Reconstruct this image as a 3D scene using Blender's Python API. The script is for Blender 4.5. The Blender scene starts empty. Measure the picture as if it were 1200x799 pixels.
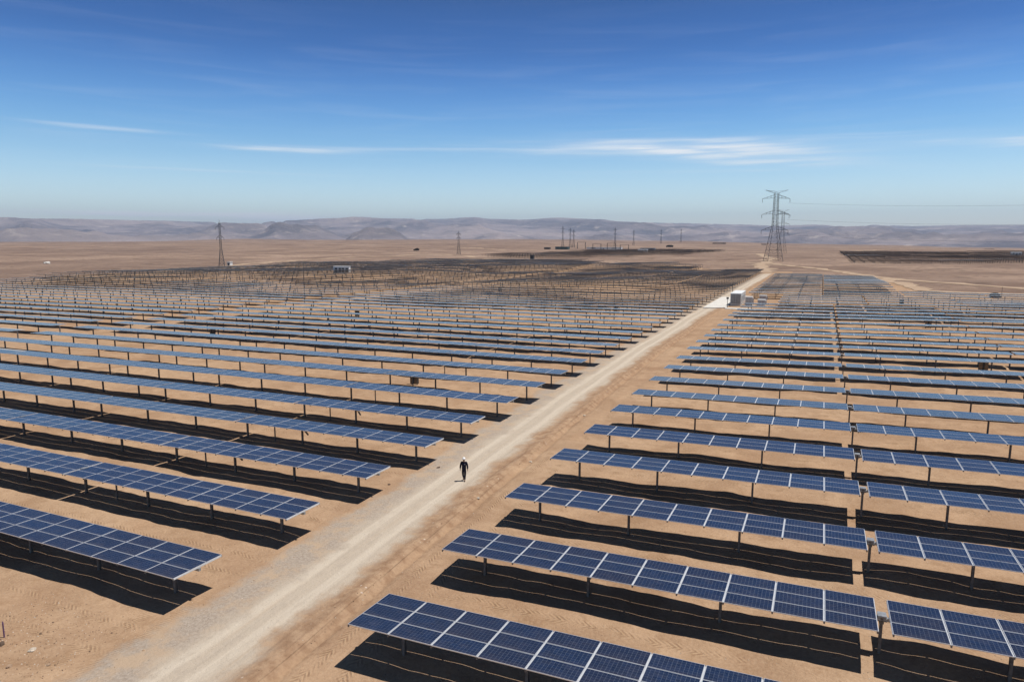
import bpy, bmesh, math, random
from mathutils import Vector, Matrix, noise
R = math.radians
random.seed(7)
scene = bpy.context.scene
col = scene.collection

# ------------------------------------------------------------------ camera, light, exposure
CAM_H = 17.957
cam = bpy.data.cameras.new("camera"); cam_ob = bpy.data.objects.new("camera", cam); col.objects.link(cam_ob)
cam.sensor_width = 36; cam.lens = 36 * 809.3 / 1200
cam.clip_start = 0.5; cam.clip_end = 60000
pit, yaw = R(-8.401), R(-24.064)
cam_ob.location = (0, 0, CAM_H)
cam_ob.rotation_euler = (R(90) + pit, 0, -yaw)
scene.camera = cam_ob

SUN = Vector((.306, .141, 1)).normalized()
sun_el = math.asin(SUN.z); sun_az = math.atan2(SUN.x, SUN.y)
world = bpy.data.worlds.new("World"); scene.world = world; world.use_nodes = True
wn, wl = world.node_tree.nodes, world.node_tree.links
wn.clear()
w_out = wn.new('ShaderNodeOutputWorld'); w_bg = wn.new('ShaderNodeBackground'); w_bg.inputs['Strength'].default_value = 0.10
sky = wn.new('ShaderNodeTexSky'); sky.sky_type = 'NISHITA'; sky.sun_disc = False
sky.sun_elevation = sun_el; sky.sun_rotation = sun_az
sky.altitude = 500; sky.air_density = 1.0; sky.dust_density = 0.4; sky.ozone_density = 3.5

def wmath(op, a, b=None, clamp=False):
    n = wn.new('ShaderNodeMath'); n.operation = op; n.use_clamp = clamp
    for i, v in enumerate((a, b)):
        if v is None: continue
        if isinstance(v, (int, float)): n.inputs[i].default_value = v
        else: wl.new(v, n.inputs[i])
    return n.outputs[0]
def wramp(v, a, b, c, d):
    n = wn.new('ShaderNodeMapRange'); n.interpolation_type = 'SMOOTHSTEP'
    wl.new(v, n.inputs[0])
    for i, k in enumerate((a, b, c, d)): n.inputs[1 + i].default_value = k
    return n.outputs[0]
tc = wn.new('ShaderNodeTexCoord'); sx = wn.new('ShaderNodeSeparateXYZ'); wl.new(tc.outputs['Generated'], sx.inputs[0])
el = wmath('MULTIPLY', wmath('ARCSINE', sx.outputs[2]), 180 / math.pi)           # elevation in degrees
az = wmath('MULTIPLY', wmath('ARCTAN2', sx.outputs[0], sx.outputs[1]), 180 / math.pi)   # bearing from +Y
cmb = wn.new('ShaderNodeCombineXYZ'); wl.new(wmath('MULTIPLY', az, .05), cmb.inputs[0]); wl.new(wmath('MULTIPLY', el, .75), cmb.inputs[1])
cn = wn.new('ShaderNodeTexNoise'); cn.inputs['Scale'].default_value = 1.6; cn.inputs['Detail'].default_value = 6; cn.inputs['Roughness'].default_value = .55; cn.inputs['Distortion'].default_value = .6
wl.new(cmb.outputs[0], cn.inputs['Vector'])
cmb2 = wn.new('ShaderNodeCombineXYZ'); wl.new(wmath('MULTIPLY', az, .16), cmb2.inputs[0]); wl.new(wmath('MULTIPLY', el, 3.2), cmb2.inputs[1])
cn2 = wn.new('ShaderNodeTexNoise'); cn2.inputs['Scale'].default_value = 1.0; cn2.inputs['Detail'].default_value = 5; cn2.inputs['Distortion'].default_value = .4
wl.new(cmb2.outputs[0], cn2.inputs['Vector'])
def cirrus(a0, e0, wa, we, tilt, amp):
    """one long thin cirrus bank: bearing a0, elevation e0, half widths wa/we degrees"""
    da = wmath('SUBTRACT', az, a0)
    wob = wmath('MULTIPLY', wmath('SUBTRACT', cn.outputs[0], .5), we * 2.2)
    de = wmath('ADD', wmath('SUBTRACT', wmath('SUBTRACT', el, e0), wmath('MULTIPLY', da, tilt)), wob)
    q = wmath('ADD', wmath('POWER', wmath('DIVIDE', wmath('ABSOLUTE', da), wa), 2), wmath('POWER', wmath('DIVIDE', wmath('ABSOLUTE', de), we), 2))
    g = wmath('POWER', 2.718, wmath('MULTIPLY', q, -1))
    return wmath('MULTIPLY', g, wmath('MULTIPLY', wramp(cn2.outputs[0], .3, .75, .25, 1), amp))
H0 = -24.064
banks = [cirrus(H0 + 13, 6.95, 9.5, .5, -.03, .95), cirrus(H0 + 18.5, 6.2, 7.5, .55, -.07, .75), cirrus(H0 + 17, 7.5, 11.0, .2, -.02, .5), cirrus(H0 + 3, 6.9, 4.0, .3, -.01, .16),
         cirrus(H0 - 17, 6.75, 4.4, .2, .0, .95), cirrus(H0 - 8, 7.0, 12.0, .16, .015, .26), cirrus(H0 - 30, 7.6, 4.5, .13, -.02, .42),
         cirrus(H0 + 35.5, 6.3, 4.6, .32, -.06, .75), cirrus(H0 + 16, 5.2, 9.0, .12, -.01, .2), cirrus(H0 - 24, 5.0, 9.0, .12, -.01, .2),
         cirrus(H0 - 27, 1.8, 9.0, .14, .0, 1.8), cirrus(H0 - 19, 1.65, 4.0, .3, .0, 2.2)]
tot = banks[0]
for b in banks[1:]: tot = wmath('ADD', tot, b)
veil = wmath('MULTIPLY', wmath('MULTIPLY', wramp(el, 3, 8, 0, 1), wramp(el, 9, 20, 1, .0)), wmath('MULTIPLY', wramp(cn.outputs[0], .42, .8, 0, 1), .08))
tot = wmath('ADD', tot, veil, clamp=True)
gam = wn.new('ShaderNodeHueSaturation'); gam.inputs['Saturation'].default_value = 1.12; wl.new(sky.outputs[0], gam.inputs['Color'])
mix = wn.new('ShaderNodeMixRGB'); wl.new(tot, mix.inputs[0])
# hand-set sky tint: brighter low down, cut overhead to darken and warm the shade
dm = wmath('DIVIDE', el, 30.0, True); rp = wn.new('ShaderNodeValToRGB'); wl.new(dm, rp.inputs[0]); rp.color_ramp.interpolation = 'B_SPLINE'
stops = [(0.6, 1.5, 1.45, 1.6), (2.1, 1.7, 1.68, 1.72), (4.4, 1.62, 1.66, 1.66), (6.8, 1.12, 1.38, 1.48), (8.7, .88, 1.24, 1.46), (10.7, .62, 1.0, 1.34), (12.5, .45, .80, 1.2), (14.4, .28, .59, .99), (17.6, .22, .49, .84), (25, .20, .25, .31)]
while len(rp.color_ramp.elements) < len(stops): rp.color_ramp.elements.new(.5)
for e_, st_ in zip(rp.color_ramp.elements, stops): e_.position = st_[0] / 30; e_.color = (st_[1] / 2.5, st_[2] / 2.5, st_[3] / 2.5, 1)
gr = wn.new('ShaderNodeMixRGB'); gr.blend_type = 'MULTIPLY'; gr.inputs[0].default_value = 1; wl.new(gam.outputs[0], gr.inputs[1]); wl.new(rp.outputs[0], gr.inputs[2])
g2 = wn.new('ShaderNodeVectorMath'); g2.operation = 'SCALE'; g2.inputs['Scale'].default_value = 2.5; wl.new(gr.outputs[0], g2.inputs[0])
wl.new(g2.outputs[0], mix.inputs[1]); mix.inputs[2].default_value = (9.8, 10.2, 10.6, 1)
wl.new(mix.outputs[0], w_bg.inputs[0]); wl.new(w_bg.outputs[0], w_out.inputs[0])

sun = bpy.data.lights.new("sun", 'SUN'); sun.energy = 5.0; sun.angle = R(.53); sun.color = (1, .955, .89)
sun_ob = bpy.data.objects.new("sun", sun); col.objects.link(sun_ob)
sun_ob.rotation_euler = SUN.to_track_quat('Z', 'Y').to_euler(); sun_ob.location = (0, 0, 200)
vs = scene.view_settings; vs.view_transform = 'Standard'; vs.look = 'None'; vs.gamma = 1; vs.use_curve_mapping = False; vs.exposure = -0.06
cy = scene.cycles; cy.max_bounces = 5; cy.diffuse_bounces = 2; cy.glossy_bounces = 2; cy.volume_bounces = 0; cy.caustics_reflective = False; cy.caustics_refractive = False

# ------------------------------------------------------------------ helpers
def tag(o, label=None, cat=None, group=None, kind=None):
    for k, v in (('label', label), ('category', cat), ('group', group), ('kind', kind)):
        if v: o[k] = v
    return o
def empty(name, loc, rz=0):
    o = bpy.data.objects.new(name, None); col.objects.link(o); o.location = loc; o.rotation_euler = (0, 0, rz)
    o.empty_display_size = .3
    return o
def link(name, me, parent=None, loc=None):
    o = bpy.data.objects.new(name, me); col.objects.link(o)
    if parent: o.parent = parent
    if loc: o.location = loc
    return o
class MB:
    def __init__(s): s.v, s.f, s.m, s.uv = [], [], [], []
    def face(s, pts, mi=0, uv=None):
        b = len(s.v); s.v += [tuple(p) for p in pts]; s.f.append(tuple(range(b, b + len(pts)))); s.m.append(mi)
        s.uv.append(uv or [(0, 0)] * len(pts))
    def box(s, x0, x1, y0, y1, z0, z1, mi=0, M=None):
        p = [Vector((x, y, z)) for z in (z0, z1) for y in (y0, y1) for x in (x0, x1)]
        if M: p = [M @ q for q in p]
        for q in ((0, 2, 3, 1), (4, 5, 7, 6), (0, 1, 5, 4), (2, 6, 7, 3), (0, 4, 6, 2), (1, 3, 7, 5)):
            s.face([p[i] for i in q], mi)
    def tube(s, a, b, r0, r1=None, n=6, mi=0):
        a, b = Vector(a), Vector(b); r1 = r0 if r1 is None else r1
        d = (b - a).normalized(); u = d.orthogonal().normalized(); w = d.cross(u)
        A = [a + (u * math.cos(t) + w * math.sin(t)) * r0 for t in [2 * math.pi * i / n for i in range(n)]]
        B = [b + (u * math.cos(t) + w * math.sin(t)) * r1 for t in [2 * math.pi * i / n for i in range(n)]]
        for i in range(n):
            j = (i + 1) % n; s.face([A[i], A[j], B[j], B[i]], mi)
        s.face(A[::-1], mi); s.face(B, mi)
    def mesh(s, name, mats, weld=False, smooth=False):
        me = bpy.data.meshes.new(name); me.from_pydata(s.v, [], s.f)
        for m in mats: me.materials.append(m)
        me.polygons.foreach_set('material_index', s.m)
        lay = me.uv_layers.new(name='UVMap'); flat = [c for u in s.uv for p in u for c in p]; lay.data.foreach_set('uv', flat)
        if weld:
            bm = bmesh.new(); bm.from_mesh(me); bmesh.ops.remove_doubles(bm, verts=bm.verts, dist=1e-4); bm.to_mesh(me); bm.free()
        if smooth: me.polygons.foreach_set('use_smooth', [True] * len(me.polygons))
        me.update(); return me
    def build(s, name, mats, parent=None, loc=None, **k):
        if not isinstance(mats, (list, tuple)): mats = [mats]
        return link(name, s.mesh(name, mats, **k), parent, loc)

# ---- node helpers
class NT:
    def __init__(s, name, rough=.8, spec=.3, metal=0):
        s.m = bpy.data.materials.new(name); s.m.use_nodes = True; s.t = s.m.node_tree; s.n, s.l = s.t.nodes, s.t.links
        s.b = s.n['Principled BSDF']; s.b.inputs['Roughness'].default_value = rough; s.b.inputs['Specular IOR Level'].default_value = spec; s.b.inputs['Metallic'].default_value = metal
    def put(s, sock, v):
        if isinstance(v, (int, float)): sock.default_value = v
        elif isinstance(v, tuple): sock.default_value = v if len(v) == 4 or sock.type == 'VECTOR' else (*v, 1)
        else: s.l.new(v, sock)
    def math(s, op, a, b=0, c=None, clamp=False):
        n = s.n.new('ShaderNodeMath'); n.operation = op; n.use_clamp = clamp
        s.put(n.inputs[0], a); s.put(n.inputs[1], b)
        if c is not None: s.put(n.inputs[2], c)
        return n.outputs[0]
    def rng(s, v, a, b, c=0., d=1., mode='SMOOTHSTEP'):
        n = s.n.new('ShaderNodeMapRange'); n.interpolation_type = mode
        for i, k in enumerate((v, a, b, c, d)): s.put(n.inputs[i], k)
        return n.outputs[0]
    def mix(s, f, a, b, mode='MIX'):
        n = s.n.new('ShaderNodeMixRGB'); n.blend_type = mode
        s.put(n.inputs[0], f); s.put(n.inputs[1], a); s.put(n.inputs[2], b); return n.outputs[0]
    def noise(s, vec, scale, detail=3, rough=.55, dist=0):
        n = s.n.new('ShaderNodeTexNoise'); s.put(n.inputs['Vector'], vec); n.inputs['Scale'].default_value = scale
        n.inputs['Detail'].default_value = detail; n.inputs['Roughness'].default_value = rough; n.inputs['Distortion'].default_value = dist
        return n.outputs[0]
    def voro(s, vec, scale, feat='F1', out='Distance', rnd=1):
        n = s.n.new('ShaderNodeTexVoronoi'); n.feature = feat; s.put(n.inputs['Vector'], vec); n.inputs['Scale'].default_value = scale
        n.inputs['Randomness'].default_value = rnd
        return n.outputs[out]
    def xyz(s, v):
        n = s.n.new('ShaderNodeSeparateXYZ'); s.put(n.inputs[0], v); return n.outputs
    def comb(s, x, y, z=0.):
        n = s.n.new('ShaderNodeCombineXYZ')
        for i, k in enumerate((x, y, z)): s.put(n.inputs[i], k)
        return n.outputs[0]
    def pos(s): return s.n.new('ShaderNodeNewGeometry').outputs['Position']
    def obj(s): return s.n.new('ShaderNodeTexCoord').outputs['Object']
    def uv(s): return s.n.new('ShaderNodeTexCoord').outputs['UV']
    def rand(s): return s.n.new('ShaderNodeObjectInfo').outputs['Random']
    def attr(s, name):
        n = s.n.new('ShaderNodeAttribute'); n.attribute_name = name; return n.outputs['Fac']
    def color(s, v): s.put(s.b.inputs['Base Color'], v)
    def bump(s, h, strength=.5, dist=.05):
        n = s.n.new('ShaderNodeBump'); n.inputs['Strength'].default_value = strength; n.inputs['Distance'].default_value = dist
        s.put(n.inputs['Height'], h); s.l.new(n.outputs[0], s.b.inputs['Normal'])

def simple(name, c, rough=.6, spec=.3, metal=0, var=.15, scale=3):
    t = NT(name, rough, spec, metal)
    n = t.noise(t.obj(), scale, 4)
    lo = tuple(k * (1 - var) for k in c); hi = tuple(min(1, k * (1 + var)) for k in c)
    t.color(t.mix(t.rng(n, .3, .7), lo, hi)); return t.m

# ------------------------------------------------------------------ terrain
def sm(a, b, x):
    t = min(1, max(0, (x - a) / (b - a))); return t * t * (3 - 2 * t)
RIM = [(-70, 284.5), (-38, 284.5), (-22, 281.5), (-5, 280.8), (8, 281.5), (19, 284), (21, 285), (30, 288), (38, 291.5), (70, 294)]
def rim_z(x, y):        # height of the plateau's far rim by bearing
    b = math.degrees(math.atan2(x, y)) + 24.064
    b = max(-69.9, min(69.9, b)); e = 284
    for (a, u), (c, v) in zip(RIM, RIM[1:]):
        if a <= b <= c: e = u + (v - u) * (b - a) / (c - a); break
    return 17.96 - 4000 * math.cos(math.radians(min(45, abs(b)))) * (e - 280) / 809
PITCH = 7.862; ROW0 = 23.45; XR = -17.19; XL = -28.06; TW = 3.02; CP = 2.02; TL = 10 * CP - .06
ROADC = [(0, -23.2), (20, -23.0), (32, -23.7), (50, -24.3), (80, -25.4), (110, -26.0), (160, -26.3), (300, -25.6), (395, -24.4), (700, -24.0)]
def roadc(y):
    y = max(0, min(700, y))
    for (a, u), (c, v) in zip(ROADC, ROADC[1:]):
        if a <= y <= c: return u + (v - u) * (y - a) / (c - a)
FIELD = [(-300, 150), (-336, 190), (-375, 271), (-393, 327), (-389, 398), (-338, 492), (-311, 547), (-246, 552), (-178, 557), (-146, 478), (-98, 481), (-40, 404), (-14, 404), (-14, 352), (27, 352), (29, 258), (420, 262), (420, -60), (-420, -60), (-330, 60)]
def inside(x, y, poly=FIELD):
    c = False; j = len(poly) - 1
    for i in range(len(poly)):
        xi, yi = poly[i]; xj, yj = poly[j]
        if (yi > y) != (yj > y) and x < (xj - xi) * (y - yi) / (yj - yi) + xi: c = not c
        j = i
    return c
def Tbase(x, y):
    zl = -.36 + .36 * sm(45, 95, y); zr = .15 + .1 * sm(30, 60, y)
    if x < -28: z = zl + .006 * max(x + 28, -420)
    elif x > -17: z = zr + .0187 * min(x + 17, 40) + .004 * max(0, min(x - 23, 200))
    else: z = zl + (zr - zl) * (x + 28) / 11
    r = math.hypot(x, y)
    z = z * (1 - sm(600, 2500, r)) + rim_z(x, y) * sm(350, 4000, r)
    if r > 4000: z -= 90 * sm(4000, 4900, r)
    far = sm(120, 260, y) * sm(9, 40, abs(x - roadc(y))) + (1 if r > 700 else 0) * .001
    if far: z += far * (1.5 * noise.noise((x / 95, y / 70, 1.7)) + .5 * noise.noise((x / 30, y / 26, 5.1)))
    if r > 450: z += sm(450, 900, r) * (2.2 * noise.noise((x / 420, y / 420, 9)) * min(4, r / 900))
    return z
def Tz(x, y):
    z = Tbase(x, y)
    u = x - roadc(y)
    if y < 420:
        k = sm(4.2, 7, abs(u - .3))
        z += k * (1 - sm(170, 300, y)) * (.13 * noise.noise((x / 3.4, y / 2.3, .3)) + .12 * noise.noise((x / 8, y / 5, 3.3)) + .075 * noise.noise((x / 1.1, y / .9, 6.3)))
        ph = ((y - ROW0) / PITCH) % 1.0                       # low graded berms along the rows
        z += k * (1 - sm(200, 320, y)) * .05 * math.cos(2 * math.pi * ph)
        d = u - 3.4 - .18 * noise.noise((y / 4, 2, 2))        # the ditch and bank on the right of the road
        z += (1 - sm(330, 400, y)) * (1 - sm(172, 181, y) * (1 - sm(226, 236, y))) * (-.22 * math.exp(-(d / .26) ** 2) + .17 * math.exp(-((d + .75) / .45) ** 2) * (1 + .5 * noise.noise((x * 1.5, y / 6, 4)) + .2 * noise.noise((x * 2, y / 1.5, 7))))
    return z

def axis(spec):
    out = [spec[0][0]]
    for a, b, st0, st1 in [(spec[i][0], spec[i + 1][0], spec[i][1], spec[i + 1][1]) for i in range(len(spec) - 1)]:
        p = a
        while True:
            t = (p - a) / (b - a); stp = st0 * (st1 / st0) ** t
            p += stp
            if p >= b - stp * .4: break
            out.append(p)
        out.append(b)
    return out
xs = axis([(-9000, 700), (-1500, 90), (-420, 8), (-150, 3), (-75, .6), (-31, .4), (-28, .25), (-17, .25), (-14, .4), (22, .6), (60, 2), (300, 9), (1500, 90), (6500, 700)])
ys = axis([(-400, 60), (-20, 8), (10, .5), (16, .33), (70, .5), (120, 1.2), (260, 4), (560, 9), (1500, 60), (5200, 220), (9000, 700)])

def ground_mat():
    t = NT('desert ground', .95, .1)
    P = t.pos(); X, Y, Z = t.xyz(P)
    P2 = t.comb(X, Y, 0.)
    u = t.attr('roadu'); field = t.attr('field')
    n20, n4, n1, nf, nff = t.noise(P2, .05, 4), t.noise(P2, .3, 4, .6), t.noise(P2, 1.3, 5, .6), t.noise(P2, 6, 5, .65), t.noise(P2, 22, 3, .6)
    # graded sand in the field
    sand = t.mix(t.rng(n4, .32, .68), (.335, .211, .130), (.45, .297, .186))
    sand = t.mix(t.rng(n20, .40, .66, 0, .55), sand, (.50, .35, .225))
    sand = t.mix(t.rng(t.noise(P2, .09, 5, .6, 1.2), .52, .66, 0, .6), sand, (.285, .17, .096))
    sand = t.mix(t.rng(n1, .46, .74, 0, .6), sand, (.29, .175, .10))
    sand = t.mix(t.rng(t.noise(P2, .12, 5, .65, .5), .50, .68, 0, .55), sand, (.33, .20, .118))
    sand = t.mix(t.rng(nf, .45, .8, 0, .4), sand, (.27, .165, .10))
    sand = t.mix(t.rng(nf, .55, .3, 0, .25), sand, (.54, .39, .26))
    # tyre tracks: two lanes of chevron ruts running along each gap between rows
    ph = t.math('FRACT', t.math('DIVIDE', t.math('SUBTRACT', t.math('ADD', Y, t.math('MULTIPLY', t.math('SUBTRACT', n20, .5), 2.2)), ROW0), PITCH))
    lane = t.math('ABSOLUTE', t.math('SUBTRACT', ph, .5))              # 0 in the middle of the gap, .5 under the table
    rut = t.math('ABSOLUTE', t.math('SUBTRACT', t.math('MULTIPLY', lane, PITCH), .95))
    rmask = t.math('MULTIPLY', t.rng(rut, .22, .42, 1, 0), t.rng(n4, .34, .5, .15, 1))
    rmask = t.math('MULTIPLY', rmask, t.rng(n1, .36, .62, .15, 1))
    chev = t.math('SINE', t.math('MULTIPLY', t.math('ADD', X, t.math('MULTIPLY', rut, 1.4)), 21))
    # and along the right-hand verge of the road
    vd = t.math('ABSOLUTE', t.math('SUBTRACT', t.math('ABSOLUTE', t.math('SUBTRACT', t.math('ADD', u, t.math('MULTIPLY', t.math('SUBTRACT', n4, .5), .7)), 5.3)), .85))
    vmask = t.math('MULTIPLY', t.rng(vd, .2, .4, 1, 0), t.rng(n1, .35, .6, .2, 1))
    chv = t.math('SINE', t.math('MULTIPLY', t.math('ADD', Y, t.math('MULTIPLY', vd, 1.4)), 21))
    vl = t.math('ABSOLUTE', t.math('SUBTRACT', t.math('ABSOLUTE', t.math('ADD', u, 5.6)), .75))
    vlm = t.math('MULTIPLY', t.rng(vl, .2, .4, 1, 0), t.rng(n4, .45, .6, 0, .8))
    offroad = t.rng(t.math('ABSOLUTE', t.math('SUBTRACT', u, .3)), 4.6, 6.6, 0, 1)
    tr = t.math('ADD', t.math('MULTIPLY', t.math('MULTIPLY', rmask, chev), offroad), t.math('MULTIPLY', vmask, chv))
    tr = t.math('MULTIPLY', t.math('ADD', tr, t.math('MULTIPLY', vlm, chv)), field)
    sand = t.mix(t.math('MULTIPLY', t.rng(tr, -.2, -1, 0, .55), 1.), sand, (.225, .13, .075))
    sand = t.mix(t.rng(tr, .2, 1, 0, .45), sand, (.52, .36, .22))
    # scattered pebbles
    vc = t.voro(P2, 5.5); vr = t.voro(P2, 5.5, out='Color')
    peb = t.math('MULTIPLY', t.rng(vc, .2, .13, 0, 1), t.math('GREATER_THAN', t.xyz(vr)[0], .86))
    sand = t.mix(t.math('MULTIPLY', peb, .7), sand, t.mix(t.xyz(vr)[1], (.17, .11, .08), (.6, .5, .4)))
    # untouched pampa: browner, speckled with stones and dry scrub
    w1, w2 = t.noise(P2, .012, 6, .6), t.noise(P2, .0022, 5, .6)
    strat = t.noise(t.comb(t.math('MULTIPLY', X, .0011), t.math('MULTIPLY', Y, .0045)), 3, 6, .6, .8)
    pam = t.mix(t.rng(w1, .33, .67), (.18, .12, .09), (.325, .228, .168))
    pam = t.mix(t.rng(strat, .5, .72, 0, .6), pam, (.41, .30, .225))
    pam = t.mix(t.rng(w2, .45, .68, 0, .55), pam, (.165, .112, .088))
    n30 = t.noise(P2, .045, 5, .72); pam = t.mix(t.rng(n30, .54, .64, 0, .6), pam, (.125, .085, .066)); pam = t.mix(t.rng(n30, .44, .36, 0, .4), pam, (.37, .265, .195))
    sv = t.voro(P2, .17); spk = t.math('MULTIPLY', t.rng(sv, .3, .14, 0, 1), t.rng(w1, .40, .58, .15, .85))
    pam = t.mix(spk, pam, (.10, .07, .05))
    sv2 = t.voro(P2, .045); pam = t.mix(t.math('MULTIPLY', t.rng(sv2, .2, .08, 0, .7), t.rng(w2, .4, .55, 0, 1)), pam, (.09, .065, .05))
    base = t.mix(t.rng(t.math('ADD', field, t.math('MULTIPLY', t.math('SUBTRACT', n4, .5), .3)), .35, .65), pam, sand)
    # gravel road
    uw = t.math('ADD', u, t.math('ADD', t.math('MULTIPLY', t.math('SUBTRACT', n4, .5), 3.4), t.math('ADD', t.math('MULTIPLY', t.math('SUBTRACT', n20, .5), 2.0), t.math('MULTIPLY', t.math('SUBTRACT', n1, .5), 1.6))))
    endf = t.math('MULTIPLY', t.rng(Y, 370, 396, 1, 0), field)
    streak = t.noise(t.comb(t.math('MULTIPLY', u, 2.6), t.math('MULTIPLY', Y, .07)), 1.0, 5, .62)
    grav = t.mix(t.rng(streak, .3, .7), (.45, .375, .295), (.575, .488, .385))
    grav = t.mix(t.rng(n1, .42, .75, 0, .45), grav, (.40, .335, .27))
    grav = t.mix(t.rng(nff, .45, .75, 0, .4), grav, (.33, .275, .225))
    grav = t.mix(t.rng(streak, .58, .75, 0, .55), grav, (.49, .38, .28))
    wt = t.math('ABSOLUTE', t.math('SUBTRACT', t.math('ABSOLUTE', t.math('ADD', t.math('ADD', u, .55), t.math('MULTIPLY', t.math('SUBTRACT', n20, .5), 1.4))), .85))
    grav = t.mix(t.math('MULTIPLY', t.rng(wt, .18, .42, 1, 0), t.rng(n1, .3, .6, .2, .6)), grav, (.60, .52, .42))
    grav = t.mix(t.math('MULTIPLY', t.rng(wt, .4, .55, 0, 1), t.rng(streak, .45, .62, 0, .45)), grav, (.40, .315, .235))
    grey = t.mix(t.rng(nf, .35, .65), (.325, .262, .208), (.42, .35, .285))
    grey = t.mix(t.rng(t.noise(P2, .55, 5, .65), .44, .64), grey, (.45, .335, .235))
    brown = t.mix(t.rng(n1, .35, .65), (.30, .185, .112), (.43, .29, .185))
    brown = t.mix(t.rng(nf, .5, .75, 0, .45), brown, (.25, .155, .10))
    brown = t.mix(t.rng(t.noise(t.comb(t.math('MULTIPLY', u, 3.2), t.math('MULTIPLY', Y, .11), 4.), 1.0, 4, .6), .52, .68, 0, .6), brown, (.255, .16, .10))
    road = t.mix(t.rng(uw, -3.0, -1.3), grey, grav)
    road = t.mix(t.rng(uw, .7, 2.1), road, brown)
    rm = t.math('MULTIPLY', t.math('MULTIPLY', t.rng(uw, -4.9, -3.7), t.rng(uw, 2.9, 4.0, 1, 0)), endf)
    base = t.mix(rm, base, road)
    # pale stones thrown up on the bank
    v3 = t.voro(P2, 2.3); v3c = t.xyz(t.voro(P2, 2.3, out='Color'))
    bank = t.math('MULTIPLY', t.rng(t.math('ABSOLUTE', t.math('SUBTRACT', u, 2.6)), .9, .3, 0, 1), t.math('GREATER_THAN', v3c[0], .72))
    base = t.mix(t.math('MULTIPLY', t.math('MULTIPLY', bank, endf), t.rng(v3, .17, .1, 0, .8)), base, (.62, .52, .43))
    t.color(base)
    h = t.math('ADD', t.math('MULTIPLY', nf, 1.3), t.math('ADD', t.math('MULTIPLY', nff, .35), t.math('MULTIPLY', n1, 1.2)))
    h = t.math('ADD', h, t.math('ADD', t.math('MULTIPLY', tr, .32), t.math('MULTIPLY', peb, .5)))
    t.bump(h, .8, .07)
    return t.m
M_ground = ground_mat()

def grid_mesh(name, xs, ys, zf, mat, attrs=True):
    nx, ny = len(xs), len(ys)
    v = [(x, y, zf(x, y)) for y in ys for x in xs]
    f = [(j * nx + i, j * nx + i + 1, (j + 1) * nx + i + 1, (j + 1) * nx + i) for j in range(ny - 1) for i in range(nx - 1)]
    me = bpy.data.meshes.new(name); me.from_pydata(v, [], f); me.materials.append(mat)
    if attrs:
        a = me.attributes.new('roadu', 'FLOAT', 'POINT'); a.data.foreach_set('value', [p[0] - roadc(p[1]) for p in v])
        a = me.attributes.new('field', 'FLOAT', 'POINT'); a.data.foreach_set('value', [1.0 if inside(p[0], p[1]) else 0.0 for p in v])
    me.polygons.foreach_set('use_smooth', [True] * len(f)); me.update(); return me
tag(link('ground', grid_mesh('ground', xs, ys, Tz, M_ground)), kind='structure')
# the gravel road: a sheet a little above the ground, following its bends
rys = [y for y in ys if 10 <= y <= 396]
us = [-3.6 + .3 * i for i in range(23)]
nv = [(roadc(y) + q, y, Tz(roadc(y) + q, y) + .02) for y in rys for q in us]
nf_ = [(j * 23 + i, j * 23 + i + 1, (j + 1) * 23 + i + 1, (j + 1) * 23 + i) for j in range(len(rys) - 1) for i in range(22)]
me = bpy.data.meshes.new('gravel_road'); me.from_pydata(nv, [], nf_); me.materials.append(M_ground)
me.attributes.new('roadu', 'FLOAT', 'POINT').data.foreach_set('value', [q for y in rys for q in us])
me.attributes.new('field', 'FLOAT', 'POINT').data.foreach_set('value', [1.0] * len(nv))
me.polygons.foreach_set('use_smooth', [True] * len(nf_))
tag(link('gravel_road', me), kind='structure')

# dirt tracks across the pampa (ground sheets)
M_track = NT('pale dirt', .95, .1); M_track.color(M_track.mix(M_track.rng(M_track.noise(M_track.pos(), .35, 4), .3, .7), (.36, .255, .175), (.46, .34, .24))); M_track = M_track.m
def track(pts, w, name='dirt_track'):
    P = []
    for (a, b) in zip(pts, pts[1:]):
        n = max(2, int(math.dist(a, b) / 7))
        for i in range(n): P.append((a[0] + (b[0] - a[0]) * i / n, a[1] + (b[1] - a[1]) * i / n))
    P.append(pts[-1]); m = MB(); prev = None
    for i, p in enumerate(P):
        q = P[min(i + 1, len(P) - 1)]; o = P[max(i - 1, 0)]
        d = Vector((q[0] - o[0], q[1] - o[1], 0)).normalized(); nrm = Vector((-d.y, d.x, 0))
        wob = noise.noise((p[0] / 12, p[1] / 12, 3)); ww = w * (1 + .5 * noise.noise((p[0] / 9, p[1] / 9, 8)))
        c = Vector((p[0], p[1], 0)) + nrm * wob * w * .7
        rowv = []
        for k in (-1, -.33, .33, 1):
            e = c + nrm * ww * k / 2; rowv.append(Vector((e.x, e.y, Tz(e.x, e.y) + .12)))
        if prev:
            for k in range(3): m.face([prev[k + 1], rowv[k + 1], rowv[k], prev[k]][::-1])
        prev = rowv
    return tag(m.build(name, M_track, weld=True, smooth=True), kind='structure')
track([(-26, 396), (-40, 520), (-41, 662), (-70, 900)], 9)
track([(-41, 560), (-1, 447), (37, 327), (51, 303), (63, 286), (95, 262)], 6)
track([(-392, 440), (-330, 520), (-270, 610), (-120, 590), (-41, 560)], 7)
track([(-420, 400), (-470, 640), (-430, 760), (-380, 720), (-330, 650)], 8)
track([(-18, 352), (26, 350), (30, 262), (80, 258), (200, 262)], 6)
track([(-640, 1150), (-420, 980), (-180, 1080), (120, 1250)], 12)
track([(150, 560), (180, 600), (300, 720), (520, 900)], 9)

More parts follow.
